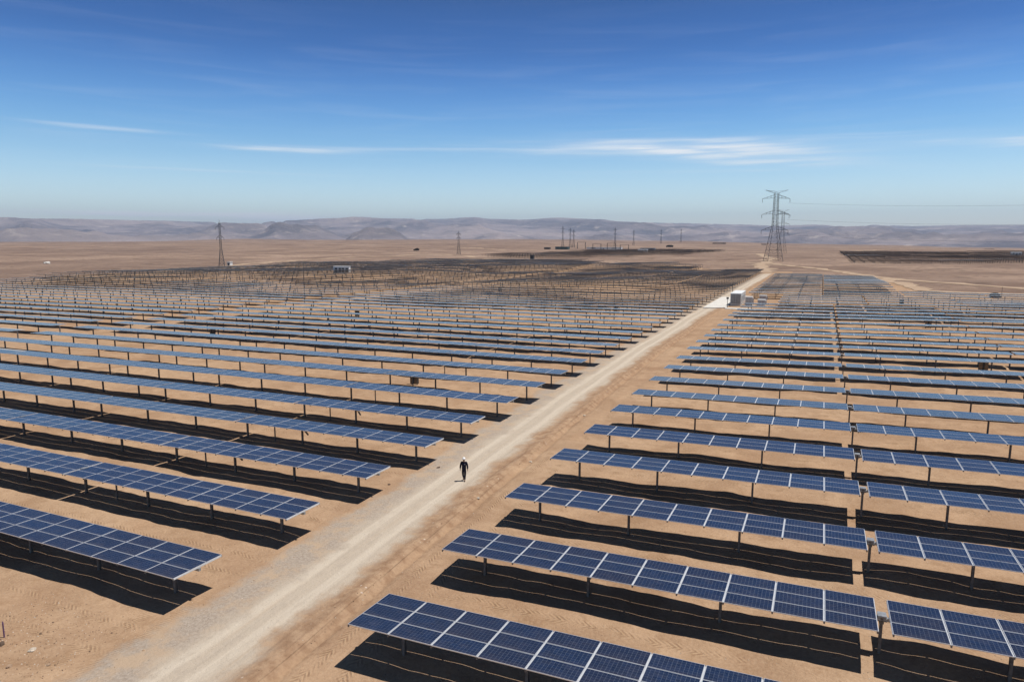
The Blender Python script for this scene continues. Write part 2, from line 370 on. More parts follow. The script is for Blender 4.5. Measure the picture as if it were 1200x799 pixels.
# ------------------------------------------------------------------ hills on the horizon
RIDGE = [(-80, 259), (-60, 257), (-36.5, 255), (-33, 257), (-27, 259), (-24, 260.5), (-20.5, 262), (-18, 259), (-14, 256.3), (-12.6, 254.7), (-10, 256.7), (-6, 257.3), (-3.2, 255.3), (-1.5, 257.3), (1, 258), (3.6, 255.8), (7, 257.5), (9, 260.3), (13, 262), (18, 263.5), (20.5, 265), (23.5, 263.7), (25, 265), (27.5, 264), (30, 265.3), (33, 264.3), (36.5, 264), (60, 262), (80, 261)]
def prof(b):
    for (a, u), (c, v) in zip(RIDGE, RIDGE[1:]):
        if a <= b <= c:
            t = (b - a) / (c - a); t = t * t * (3 - 2 * t); return u + (v - u) * t
    return 262
def ridged(x, y, s, o=5):
    v = 0; a = 1; tt = 0
    for i in range(o):
        q = 1 - abs(noise.noise((x / s, y / s, 3.1 + i * 7))) * 2; v += a * q * q; tt += a; a *= .5; s *= .5
    return v / tt
hv, hf, rocks = [], [], []
NB, NR = 760, 90
rs = [5200 * (19500 / 5200) ** (i / (NR - 1)) for i in range(NR)]
for ib in range(NB):
    b = -75 + 150 * ib / (NB - 1); a = R(b + H0)
    target = (280 - prof(b)) / 809 / math.cos(R(min(40, abs(b)))) ** 0 * math.cos(R(0))
    colz = []; rk = []
    for r in rs:
        x, y = r * math.sin(a), r * math.cos(a)
        d = r * math.cos(R(b))
        k = sm(6000, 16500, r) ** 1.25
        rg = ridged(x, y, 4200); rg2 = ridged(x + 999, y, 1500, 4)
        z = -60 + (d * target + 60) * k * (.62 + .38 * rg) + sm(5600, 9000, r) * (1 - sm(12000, 17000, r)) * (150 * max(0, rg - .52) * 2 + 40 * rg2)
        dk = 0
        # nearer dark hills left of the middle
        for hb, hr, hh, wb, wr in ((-10.9, 7800, 205, 2.2, 800), (-16.8, 9400, 190, 2.6, 900), (-21.5, 11000, 200, 2.4, 900), (-26, 9600, 70, 4, 1200), (34, 9000, 105, 6, 1300), (26, 9800, 75, 5, 1200), (-34, 8800, 80, 5, 1200)):
            g = math.exp(-((b - hb) / wb) ** 4 * .8 - ((r - hr) / wr) ** 2)
            z += hh * g * (.55 + .55 * rg2) * (1 + .25 * noise.noise((b * 1.3, r / 900, 2))); dk = max(dk, g * (.75 if hh > 200 else .5))
        colz.append((x, y, z, d)); rocks.append(dk)
    mx = max((z - CAM_H) / d for x, y, z, d in colz); s = (target + .0006 * noise.noise((b * 2.3, 0, 0)) + .0003 * noise.noise((b * 7, 0, 5))) / max(mx, 1e-4)
    for i, (x, y, z, d) in enumerate(colz):
        kk = sm(9500, 15000, rs[i])
        z2 = CAM_H + (z - CAM_H) * (1 + (s - 1) * kk) if z > CAM_H else z
        if (z2 - CAM_H) / d > target: z2 = CAM_H + d * target * (1 - .02 * (1 - kk))
        hv.append((x, y, z2))
for i in range(NB - 1):
    for j in range(NR - 1): hf.append((i * NR + j, (i + 1) * NR + j, (i + 1) * NR + j + 1, i * NR + j + 1))
t = NT('arid hills', 1, .05); Pp = t.pos(); X, Y, Z = t.xyz(Pp)
h1, h2, h3 = t.noise(Pp, .0011, 6, .6, .4), t.noise(Pp, .00035, 5, .55), t.noise(Pp, .005, 5, .6)
c = t.mix(t.rng(h1, .32, .68), (.11, .10, .12), (.29, .24, .245))
c = t.mix(t.rng(h2, .48, .62, 0, .8), c, (.37, .30, .285))
c = t.mix(t.rng(h3, .55, .72, 0, .75), c, (.52, .44, .39))
c = t.mix(t.rng(h2, .46, .34, 0, .7), c, (.10, .08, .085))
c = t.mix(t.math('MULTIPLY', t.attr('rock'), .9), c, t.mix(t.rng(h3, .3, .7), (.07, .063, .07), (.15, .125, .12)))
t.color(c); t.bump(t.math('ADD', h3, t.math('MULTIPLY', h1, 2.)), .9, 60)
me = bpy.data.meshes.new('hills'); me.from_pydata(hv, [], hf); me.materials.append(t.m)
me.attributes.new('rock', 'FLOAT', 'POINT').data.foreach_set('value', rocks)
me.polygons.foreach_set('use_smooth', [True] * len(hf)); me.update()
tag(link('hills', me), kind='structure')

# haze between us and the hills
hz = MB(); hz.box(-20500, 17500, -900, 21500, -180, 760)
hm_ = bpy.data.materials.new('haze'); hm_.use_nodes = True; n_ = hm_.node_tree.nodes; n_.clear()
ho = n_.new('ShaderNodeOutputMaterial'); pv = n_.new('ShaderNodeVolumePrincipled')
pv.inputs['Color'].default_value = (.60, .76, 1.0, 1); pv.inputs['Density'].default_value = 5.0e-5; pv.inputs['Anisotropy'].default_value = .1
hm_.node_tree.links.new(pv.outputs[0], ho.inputs['Volume'])
tag(hz.build('haze', hm_, weld=True), kind='stuff')

# ------------------------------------------------------------------ materials for the plant
def glass_mat():
    t = NT('blue polycrystalline glass', .16, .5)
    U, V, _ = t.xyz(t.uv())
    rnd = t.rand()
    cu, cv = t.math('MULTIPLY', U, 12), t.math('MULTIPLY', V, 6)
    def edge(c, w): return t.math('GREATER_THAN', t.math('ABSOLUTE', t.math('SUBTRACT', t.math('FRACT', c), .5)), .5 - w)
    line = t.math('MAXIMUM', edge(cu, .022), edge(cv, .022))
    bus = t.math('MULTIPLY', edge(t.math('MULTIPLY', cv, 3), .035), .35)
    wn_ = t.n.new('ShaderNodeTexWhiteNoise'); wn_.noise_dimensions = '3D'
    t.put(wn_.inputs['Vector'], t.comb(t.math('FLOOR', cu), t.math('FLOOR', cv), t.math('MULTIPLY', rnd, 57)))
    cell = t.mix(wn_.outputs['Value'], (.0072, .0185, .053), (.0118, .0275, .076))
    cell = t.mix(t.math('MULTIPLY', rnd, .7), cell, (.006, .012, .036))
    gr = t.voro(t.comb(t.math('MULTIPLY', U, 40), t.math('MULTIPLY', V, 20), rnd), 6, out='Color')
    cell = t.mix(.12, cell, gr, 'SOFT_LIGHT')
    c = t.mix(t.math('MAXIMUM', t.math('MULTIPLY', line, .75), bus), cell, (.17, .20, .26))
    dust = t.noise(t.comb(U, V, t.math('MULTIPLY', rnd, 31)), 3, 4); c = t.mix(t.math('ADD', t.rng(dust, .4, .8, .0, .035), t.math('ADD', t.math('MULTIPLY', t.math('POWER', t.math('SUBTRACT', 1., V), 8), .05), t.math('MULTIPLY', rnd, .012))), c, (.42, .31, .2))
    t.color(c); t.b.inputs['IOR'].default_value = 1.27
    return t.m
M_glass = glass_mat()
M_alu = simple('anodised aluminium frame', (.74, .75, .77), .35, .5, .45, .06)
M_back = simple('module backsheet', (.10, .098, .098), .7, .2)  # darker than the usual white sheet, to cut bounce light and deepen underside shade
M_galv = simple('galvanised steel', (.33, .34, .35), .5, .4, .5, .2, 6)
M_rail = simple('bright zinc rail', (.70, .72, .74), .4, .5, .35, .08)
M_post = simple('dull steel post', (.17, .155, .145), .65, .3, .2, .25, 5)
M_dark = simple('dark box paint', (.035, .033, .034), .5, .4)
M_conc = simple('pale concrete', (.62, .595, .55), .9, .2, 0, .1, .6)
M_white = simple('white enamel', (.80, .80, .78), .45, .4, 0, .04)
M_grey = simple('grey painted steel', (.42, .43, .44), .5, .4, 0, .08)
M_door = simple('grey door paint', (.30, .305, .31), .5, .4, 0, .1)
M_lat = simple('weathered lattice steel', (.085, .088, .095), .6, .3, .2, .2, .3)
M_brown = simple('brown painted cabinet', (.20, .145, .10), .6, .3, 0, .2)
M_stone = NT('desert stone', .95, .15)
_o = M_stone.rand(); M_stone.color(M_stone.mix(_o, (.20, .135, .095), (.50, .41, .33))); M_stone = M_stone.m

MW, MD = 1.962, .994                                  # one module
def module_mesh():
    m = MB(); a, b, z0, z1 = MW / 2, MD / 2, -.038, 0
    i = .017
    m.face([(-a + i, -b + i, z1 - .003), (a - i, -b + i, z1 - .003), (a - i, b - i, z1 - .003), (-a + i, b - i, z1 - .003)], 0, [(0, 0), (1, 0), (1, 1), (0, 1)])
    o = [(-a, -b), (a, -b), (a, b), (-a, b)]; n = [(-a + i, -b + i), (a - i, -b + i), (a - i, b - i), (-a + i, b - i)]
    for k in range(4):
        q = (k + 1) % 4
        m.face([(*o[k], z1), (*o[q], z1), (*n[q], z1), (*n[k], z1)], 1)
        m.face([(*n[k], z1), (*n[q], z1), (*n[q], z1 - .003), (*n[k], z1 - .003)], 1)
        m.face([(*o[k], z0), (*o[q], z0), (*o[q], z1), (*o[k], z1)], 1)
    m.face([(*o[3], z0), (*o[2], z0), (*o[1], z0), (*o[0], z0)], 2)
    return m.mesh('solar_module', [M_glass, M_alu, M_back])
ME_mod = module_mesh()
ROWS_V = (-1.0175, 0, 1.0175)                          # three modules across, 3 cm light gaps between
def centre(i): return CP * i + MW / 2                   # column i, measured from the table's end
def array_mesh(name):                                   # the whole panel surface of a farther table in one mesh
    m = MB()
    for i in range(10):
        for v in ROWS_V:
            cx = centre(i); a, b = MW / 2, MD / 2
            ii = .022
            m.face([(cx - a + ii, v - b + ii, 0), (cx + a - ii, v - b + ii, 0), (cx + a - ii, v + b - ii, 0), (cx - a + ii, v + b - ii, 0)], 0, [(0, 0), (1, 0), (1, 1), (0, 1)])
            o = [(cx - a, v - b), (cx + a, v - b), (cx + a, v + b), (cx - a, v + b)]; n = [(cx - a + ii, v - b + ii), (cx + a - ii, v - b + ii), (cx + a - ii, v + b - ii), (cx - a + ii, v + b - ii)]
            for k in range(4):
                q = (k + 1) % 4
                m.face([(*o[k], 0), (*o[q], 0), (*n[q], 0), (*n[k], 0)], 1)
                m.face([(*o[k], -.04), (*o[q], -.04), (*o[q], 0), (*o[k], 0)], 1)
            m.face([(*o[3], -.04), (*o[2], -.04), (*o[1], -.04), (*o[0], -.04)], 2)
    for i in range(1, 10):
        cx = CP * i - .029; m.box(cx - .04, cx + .04, -1.5, 1.5, -.09, -.045, 3)
    return m.mesh(name, [M_glass, M_alu, M_back, M_rail])
ME_arr = array_mesh('panel_array')
def purlin_mesh():
    m = MB(); m.box(-.04, .04, -1.48, 1.48, -.10, -.042, 0)
    m.box(-.03, .03, -1.515, -1.48, -.13, -.03, 1); m.box(-.03, .03, 1.48, 1.515, -.13, -.03, 1); return m.mesh('purlin', [M_rail, M_post])
ME_pur = purlin_mesh()
def tubem(x0, x1, name='torque_tube'):
    m = MB(); m.box(x0, x1, -.07, .07, -.245, -.105, 0); return m.mesh(name, [M_galv])
def post_mesh(name, w, d, z1, head=True):               # an H pile, top at the tube, foot sunk below ground (origin at the tube)
    m = MB(); L = 2.5
    m.box(-d / 2, d / 2, -w / 2, -w / 2 + .012, -L, z1); m.box(-d / 2, d / 2, w / 2 - .012, w / 2, -L, z1); m.box(-.007, .007, -w / 2 + .012, w / 2 - .012, -L, z1)
    if head: m.box(-.09, .09, -.12, .12, z1, z1 + .10); m.box(-.05, .05, -.13, -.075, z1 + .10, -.09); m.box(-.05, .05, .075, .13, z1 + .10, -.09)
    return m.mesh(name, [M_post])
ME_post = post_mesh('post', .17, .12, -.36)
ME_thin = post_mesh('brace_post', .09, .08, -.36, False)
def bearing_mesh():
    m = MB(); m.box(-.17, .17, -.21, .21, -.05, .03, 0); m.box(-.06, .06, -.11, .11, -.30, -.05, 0); m.tube((-.2, 0, -.17), (.2, 0, -.17), .13, n=10)
    return m.mesh('bearing', [M_galv])
ME_bear = bearing_mesh()
def drive_mesh():
    m = MB(); m.tube((0, 0, -.2), (0, .62, -.95), .05, n=8); m.tube((0, .45, -.74), (0, .75, -1.1), .08, n=8); m.box(-.12, .12, -.2, .2, -.36, -.26); return m.mesh('drive_arm', [M_post])
ME_drive = drive_mesh()
FAR_post = MB(); FAR_post.box(-.07, .07, -.09, .09, -2.5, -.2); ME_fpost = FAR_post.mesh('post', [M_post])

# ------------------------------------------------------------------ where every table stands
Rd = [.17, .12, .19, .34, .25, .28, .24, .22, .25, .25, .41, .34, .26, .23, .22, .36, .49]
Ld = [-.37, -.33, -.37, -.35, -.35, -.2, -.14, -.1, .04, .04, -.01, .02, .12]
Rt = [-2.6, -1.6, -1.9, -1.8, -.6, -1.4, -1.8, -1.9, -1.5, -1.5, -1.5, -1.4, -1.3, -1.2, -1.2, -1.2, -1.2]
Lt = [-1.4, -1.1, -1.1, -1.8, -.9, -.6, -.8, -1.0, -.9, -.9, -1.0, -1.0, -1.1]
YS_R, YS_L = 23.19, 23.70
tables = []           # side, row, index, x of the road end, y, z, slope along x (rise per metre), tilt, direction
GAPS_R = [0, TL + .52]; 
for k in range(3, 6): GAPS_R.append(GAPS_R[-1] + TL + (.30 if k != 4 else .45))
for side in 'RL':
    for k in range(1, 72):
        y = (YS_R if side == 'R' else YS_L) + (k - 1) * PITCH
        if side == 'R':
            if y > 350: break
            if 187 < y < 217: xe0 = -9.6 + 0            # behind the inverter station the rows start later
            else: xe0 = XR - (2.5 if y > 217 else 0)
            for i in range(5):
                xe = xe0 + GAPS_R[i]
                if y > 240 and i > 1: continue
                dz = Rd[k - 1] if k <= len(Rd) else None
                xm = xe + TL / 2
                if dz is None: z = Tbase(xm, y); sl = (Tbase(xe + TL, y) - Tbase(xe, y)) / TL
                else:
                    g = lambda x: dz + (.0187 * min(x - XR, 57) + .004 * max(0, x - XR - 57) * .5)
                    z = g(xm); sl = (g(xe + TL) - g(xe)) / TL
                tl = Rt[k - 1] if k <= len(Rt) else random.gauss(-1.4, .45)
                tables.append((side, k, i + 1, xm, y, z + 1.836, sl, tl + random.gauss(0, .12)))
        else:
            for i in range(17):
                xe = XL - i * (TL + .22) - (6.2 if i >= 5 else 0)
                xm = xe - TL / 2
                if not inside(xm, y): continue
                if y > 400 and i < 2: continue
                dz = Ld[k - 1] - 0 if k <= len(Ld) else None
                if dz is None: z = Tbase(xm, y); sl = (Tbase(xe, y) - Tbase(xe - TL, y)) / TL
                else:
                    f = sm(9, 13, k)
                    g = lambda x: (dz + .006 * max(x - XL, -420)) * (1 - f) + Tbase(x, y) * f
                    z = g(xm); sl = (g(xe) - g(xe - TL)) / TL
                tl = Lt[k - 1] if k <= len(Lt) else random.gauss(-1.35, .3) - 3.8 * sm(150, 250, y) + (3.2 * noise.noise((xm / 80, y / 40, 3)) if y > 170 else 0)
                tables.append((side, k, i + 1, xm, y, z + 1.885, sl, tl + random.gauss(0, .1)))
# how large each shows in the photograph
fw = Vector((math.sin(yaw) * math.cos(pit), math.cos(yaw) * math.cos(pit), math.sin(pit))); rt = Vector((math.cos(yaw), -math.sin(yaw), 0)); up = rt.cross(fw)
def project(p):
    d = Vector(p) - Vector((0, 0, CAM_H)); z = d.dot(fw)
    return (600 + 809.3 * d.dot(rt) / z, 399.5 - 809.3 * d.dot(up) / z, z) if z > 1 else (-9999, 0, z)
def shown(t):
    a, b = project((t[3] - TL / 2, t[4], t[5])), project((t[3] + TL / 2, t[4], t[5]))
    w = max(0, min(1200, b[0]) - max(0, a[0]))
    if w <= 2 or min(a[1], b[1]) > 815: return 0
    return w * (3.0 / max(1, min(a[2], b[2]))) 
vis = sorted(((shown(t), i) for i, t in enumerate(tables)), reverse=True)
indiv = {i for s, i in vis[:298] if s > 0}
ORD = ['', 'first', 'second', 'third', 'fourth', 'fifth', 'sixth', 'seventh', 'eighth', 'ninth', 'tenth', 'eleventh', 'twelfth', 'thirteenth', 'fourteenth', 'fifteenth', 'sixteenth', 'seventeenth', 'eighteenth', 'nineteenth', 'twentieth']
def ordn(n):
    if n <= 20: return ORD[n]
    return {2: 'twenty', 3: 'thirty', 4: 'forty', 5: 'fifty', 6: 'sixty'}[n // 10] + '-' + ORD[n % 10] if n % 10 else {3: 'thirtieth', 4: 'fortieth', 5: 'fiftieth', 6: 'sixtieth'}[n // 10]
def table_label(side, k, i):
    rowt = 'nearest row' if k == 1 else ordn(k) + ' row from camera'
    sd = 'right' if side == 'R' else 'left'
    if side == 'L' and i > 5:
        return f'blue solar table, {rowt}, left of road, {ordn(i - 5)} beyond aisle'
    pos = 'road end' if i == 1 else ordn(i) + ' from road'
    if k <= 4: return f'large gridded solar table, {rowt}, {sd} of road, {pos}'
    return f'blue solar table, {rowt}, {sd} of road, {pos}'
stuff = MB()
tube_full = tubem(-TL / 2 - .1, TL / 2 + .1)
for idx, (side, k, i, xm, y, z, sl, tl) in enumerate(tables):
    ang = -math.atan(sl)
    ztop = z
    d = math.hypot(xm, y)
    rot = (R(tl), ang, 0)
    sg = 1 if side == 'R' else -1                      # posts are laid out from the road end
    if i == 1: posts = [(1.76, 'p'), (7.7, 'p'), (13.7, 'p'), (16.9, 't')] if side == 'L' else [(1.76, 'p'), (7.5, 'p'), (13.85, 'p')]
    elif (i + (side == 'L')) % 2: posts = [(-.16 if side == 'L' else -.3, 'b'), (6.5, 'p'), (13.2, 'p')]
    else: posts = [(-.16 if side == 'L' else -.3, 'b'), (4.3, 'p'), (10.6, 'p'), (16.6, 'p')]
    if idx in indiv:
        e = empty('solar_table', (xm, y, ztop))
        tag(e, table_label(side, k, i), 'solar table', 'rows of blue solar tables on tracker posts')
        near = d < 72 or (d < 84 and side == 'R')
        fr = empty('x', (0, 0, 0)); bpy.data.objects.remove(fr)
        Mr = Matrix.Rotation(R(tl), 4, 'X'); My = Matrix.Rotation(ang, 4, 'Y'); Mt = My @ Mr
        def part(name, me, loc, flat=True):
            o = bpy.data.objects.new(name, me); col.objects.link(o); o.parent = e
            p = Mt @ Vector(loc); o.location = p
            if flat: o.rotation_euler = Mt.to_euler()
            return o
        if near:
            for c in range(10):
                for v in ROWS_V:
                    o = part('solar_module', ME_mod, (-TL / 2 + centre(c), v, 0))
                    o.rotation_euler.x += random.gauss(0, .0035); o.rotation_euler.y += random.gauss(0, .0035)
            for c in range(11): part('purlin', ME_pur, (-TL / 2 + (CP * c - .029 if 0 < c < 10 else (.018 if c == 0 else TL - .018)), 0, 0))
        else: part('panel_array', ME_arr, (-TL / 2, 0, 0))
        part('torque_tube', tube_full, (0, 0, 0))
        if near and i == 1 and side == 'L': part('drive_arm', ME_drive, (sg * (13.7 - TL / 2), 0, 0), False)
        for px, kind in posts:
            lx = sg * (px - TL / 2); pz = ztop + (Mt @ Vector((lx, 0, 0))).z
            m_ = ME_fpost if d > 130 else {'p': ME_post, 'b': ME_post, 't': ME_thin}[kind]
            part('brace_post' if kind == 't' else 'post', m_, (lx, 0, 0), False)
            if kind == 'b' and d < 130: part('bearing', ME_bear, (lx, 0, 0))
    else:
        Mt = Matrix.Translation((xm, y, ztop)) @ Matrix.Rotation(ang, 4, 'Y') @ Matrix.Rotation(R(tl), 4, 'X')
        b = len(stuff.v)
        # panel surface column by column so that the module pattern runs on
        hw = 1.51
        c8 = [Mt @ Vector(q) for q in ((-TL / 2, -hw, 0), (TL / 2, -hw, 0), (TL / 2, hw, 0), (-TL / 2, hw, 0))]
        l8 = [Mt @ Vector(q) for q in ((-TL / 2, -hw, -.05), (TL / 2, -hw, -.05), (TL / 2, hw, -.05), (-TL / 2, hw, -.05))]
        stuff.face(c8, 0, [(0, 0), (10, 0), (10, 3), (0, 3)])
        for q in range(4):
            w = (q + 1) % 4; stuff.face([l8[q], l8[w], c8[w], c8[q]], 1)
        stuff.face(l8[::-1], 2)
        stuff.box(-TL / 2, TL / 2, -.07, .07, -.24, -.06, 3, Mt)
        for px, kind in posts:
            lx = xm + sg * (px - TL / 2); stuff.box(lx - .08, lx + .08, y - .09, y + .09, ztop - 2.6, ztop - .2, 3)
tag(stuff.build('distant_solar_tables', [M_glass, M_alu, M_back, M_post]), kind='stuff',
    label='dark mass of solar tables filling the far end of the field', cat='solar tables')

# two more solar fields far off
def far_field(x0, x1, y0, y1, label, sk=0.0, poly=None, wdt=3.0):
    m = MB(); y = y0
    while y < y1:
        xa = x0 + sk * (y - y0); x = xa
        while x < x1:
            xm = x + 15
            if poly is None or inside(xm, y, poly):
                z = Tz(xm, y) + 1.9; tl = R(random.gauss(-3.4, 1.1) + 2.5 * noise.noise((xm / 160, y / 60, 4)))
                Mt = Matrix.Translation((xm, y, z)) @ Matrix.Rotation(tl, 4, 'X')
                m.box(-14.8, 14.8, -wdt / 2, wdt / 2, -.06, 0, 1, Mt)
                v = [Mt @ Vector(q) for q in ((-14.8, -wdt / 2, .01), (14.8, -wdt / 2, .01), (14.8, wdt / 2, .01), (-14.8, wdt / 2, .01))]
                m.face(v, 0, [(0, 0), (15, 0), (15, 3), (0, 3)])
                for px in (-13, -6.5, 0, 6.5, 13): m.box(xm + px - .09, xm + px + .09, y - .09, y + .09, z - 2.9, z - .1, 1)
            x += 30
        y += 7.9
    return tag(m.build('distant_solar_field', [M_glass, M_post]), label, 'solar field', kind='stuff')
far_field(-420, -120, 640, 1230, 'dark far solar field stretching across the plain before the substation', 0,
          [(-300, 648), (-200, 664), (-150, 900), (-160, 1236), (-250, 1180), (-330, 1050), (-350, 720)])
far_field(20, 560, 560, 1090, 'dark far solar field on the right beyond the winding dirt track', 0,
          [(22, 565), (128, 575), (150, 640), (215, 700), (330, 900), (520, 1080), (24, 1080)])

# ------------------------------------------------------------------ inverter station by the road
st = empty('inverter_container', (-20.6, 199, Tz(-20.6, 199) + .35))
tag(st, 'white container with grey door end standing at the concrete pad', 'container')
m = MB(); m.box(-1.35, 1.35, -6, 6, .05, 2.95)
for i in range(46):                                     # corrugated sides
    yy = -5.8 + i * .255
    for s in (-1, 1): m.box(s * 1.35 - (.03 if s < 0 else -.0), s * 1.35 + (.03 if s > 0 else .0), yy, yy + .13, .2, 2.8)
m.build('body', M_white, st)
m = MB(); m.box(-1.42, 1.42, -6.06, 6.06, 2.953, 3.04); m.build('roof', M_white, st)
for s in (-1, 1):
    m = MB(); m.box(s * .66 - .63, s * .66 + .63, -6.09, -6.003, .2, 2.8)
    for q in (.25, -.25): m.tube((s * .66 + q, -6.12, .25), (s * .66 + q, -6.12, 2.75), .025)
    d_ = m.build('door', M_door, st)
    h = MB(); h.box(s * .3 - .1, s * .3 + .1, -6.18, -6.13, 1.1, 1.2); h.build('handle', M_dark, d_)
m = MB(); m.box(-1.3, 1.3, -5.9, 5.9, -.45, .047); m.build('plinth', M_conc, st)
for yy in (-3.6, 0, 3.6):
    m = MB(); m.box(1.383, 1.46, yy - .7, yy + .7, .8, 2.3)
    for i in range(9): m.box(1.46, 1.50, yy - .65, yy + .65, .86 + i * .16, .93 + i * .16)
    m.build('vent', M_grey, st)
# concrete pad
pts = [(-27.7, 184), (-22.3, 186), (-22.3, 221), (-27.7, 221)]
zt = max(Tz(x, y) for x, y in pts) + .16
m = MB(); top = [(x, y, zt) for x, y in pts]; bot = [(x, y, zt - .7) for x, y in pts]
m.face(top); 
for q in range(4): m.face([bot[q], bot[(q + 1) % 4], top[(q + 1) % 4], top[q]])
tag(m.build('concrete_pad', M_conc, weld=True), 'pale concrete slab beside the white container across the gravel road', 'concrete pad')
m = MB(); zz = Tz(-19, 184.5); m.box(-22.2, -12.6, 183.5, 186.4, zz - .4, zz + .14)
tag(m.build('concrete_kerb', M_conc), 'low pale concrete strip in front of the container door', 'concrete kerb')
def transformer(x, y, lab, w=2.0, d=1.6, h=1.9):
    e = empty('transformer_cabinet', (x, y, Tz(x, y))); tag(e, lab, 'transformer', 'white cabinets by the container')
    m = MB(); m.box(-w / 2, w / 2, -d / 2, d / 2, .15, h); m.box(-w / 2 - .1, w / 2 + .1, -d / 2 - .1, d / 2 + .1, -.3, .147); m.build('body', M_white, e)
    m = MB(); m.box(-w / 2 - .08, w / 2 + .08, -d / 2 - .08, d / 2 + .08, h + .003, h + .1); m.build('roof', M_white, e)
    m = MB(); m.box(-w / 2 + .1, -.03, -d / 2 - .04, -d / 2 - .003, .3, h - .15); m.build('door', M_grey, e)
    m = MB(); m.box(.03, w / 2 - .1, -d / 2 - .04, -d / 2 - .003, .3, h - .15); m.build('door', M_grey, e)
    for i in range(7):
        pass
    m = MB()
    for i in range(8): m.box(w / 2 + .003, w / 2 + .28, -d / 2 + .1 + i * d / 9, -d / 2 + .15 + i * d / 9, .35, h - .3)
    m.build('cooling_fins', M_grey, e)
transformer(-17.4, 195.5, 'white cabinet close to the right side of the container', 1.8, 1.6, 2.3)
transformer(-14.2, 196, 'nearer white cabinet right of the container, between panel rows', 1.9, 1.4, 1.5)
transformer(-15.0, 211.5, 'farther white cabinet behind the other, right of the container', 1.9, 1.4, 1.5)
def lamp(x, y, h, lab, head):
    e = empty('mast', (x, y, Tz(x, y))); tag(e, lab, 'mast')
    m = MB(); m.tube((0, 0, -.3), (0, 0, h), .09, .06, 8); m.build('pole', M_dark, e)
    m = MB(); m.box(-.25, .25, -.25, .25, -.3, .12); m.build('base', M_conc, e)
    m = MB()
    if head == 'box': m.box(-.28, .28, -.22, .22, h + .003, h + .45)
    else: m.tube((0, 0, h + .003), (0, 0, h + 1.2), .02); m.tube((-.4, 0, h + .5), (.4, 0, h + .5), .025)
    m.build('camera_box' if head == 'box' else 'antenna', M_dark, e)
lamp(-21.9, 186.6, 2.35, 'short dark pole with a box on top before the container', 'box')
lamp(-22.9, 206, 5.2, 'taller thin dark mast rising behind the container', 'rod')

# combiner boxes between the rows
def combiner(x, y, lab):
    e = empty('combiner_box', (x, y, Tz(x, y))); tag(e, lab, 'combiner box', 'combiner boxes among the rows')
    for s in (-1, 1):
        m = MB(); m.box(s * .4 - .04, s * .4 + .04, -.04, .04, -.3, .12); m.build('leg', M_post, e)
    m = MB(); m.box(-.52, .52, -.2, .2, .123, 1.35); m.build('body', M_dark, e)
    for s in (-1, 1):
        m = MB(); m.box(s * .31 - .19, s * .31 + .19, -.23, -.203, .16, 1.32); d_ = m.build('door', M_brown, e)
        h = MB(); h.box(s * .18 - .02, s * .18 + .02, -.26, -.233, .8, .92); h.build('handle', M_dark, d_)
    m = MB(); m.box(-.58, .58, -.32, .26, 1.353, 1.4); m.build('roof', M_brown, e)
for x, y, w in ((-46.2, 73.2, 'nearest box left of the road, behind the seventh row'), (-105, 95.6, 'box far left, ten rows back near the aisle'), (-47, 169.6, 'box left of the road before the concrete pad, deep in the rows'),
                (-105.2, 224.6, 'tiny dark box among the farthest left rows'), (-101, 135.2, 'box in the middle of the left field, fifteen rows back'),
                (19.4, 153.5, 'box at the right, in front of the seventeenth row'), (19.6, 206.2, 'small box at the right rear, close to the last long rows'), (19.9, 105.5, 'box nearest on the right, close to the right edge')):
    combiner(x, y, 'brown steel combiner ' + w)

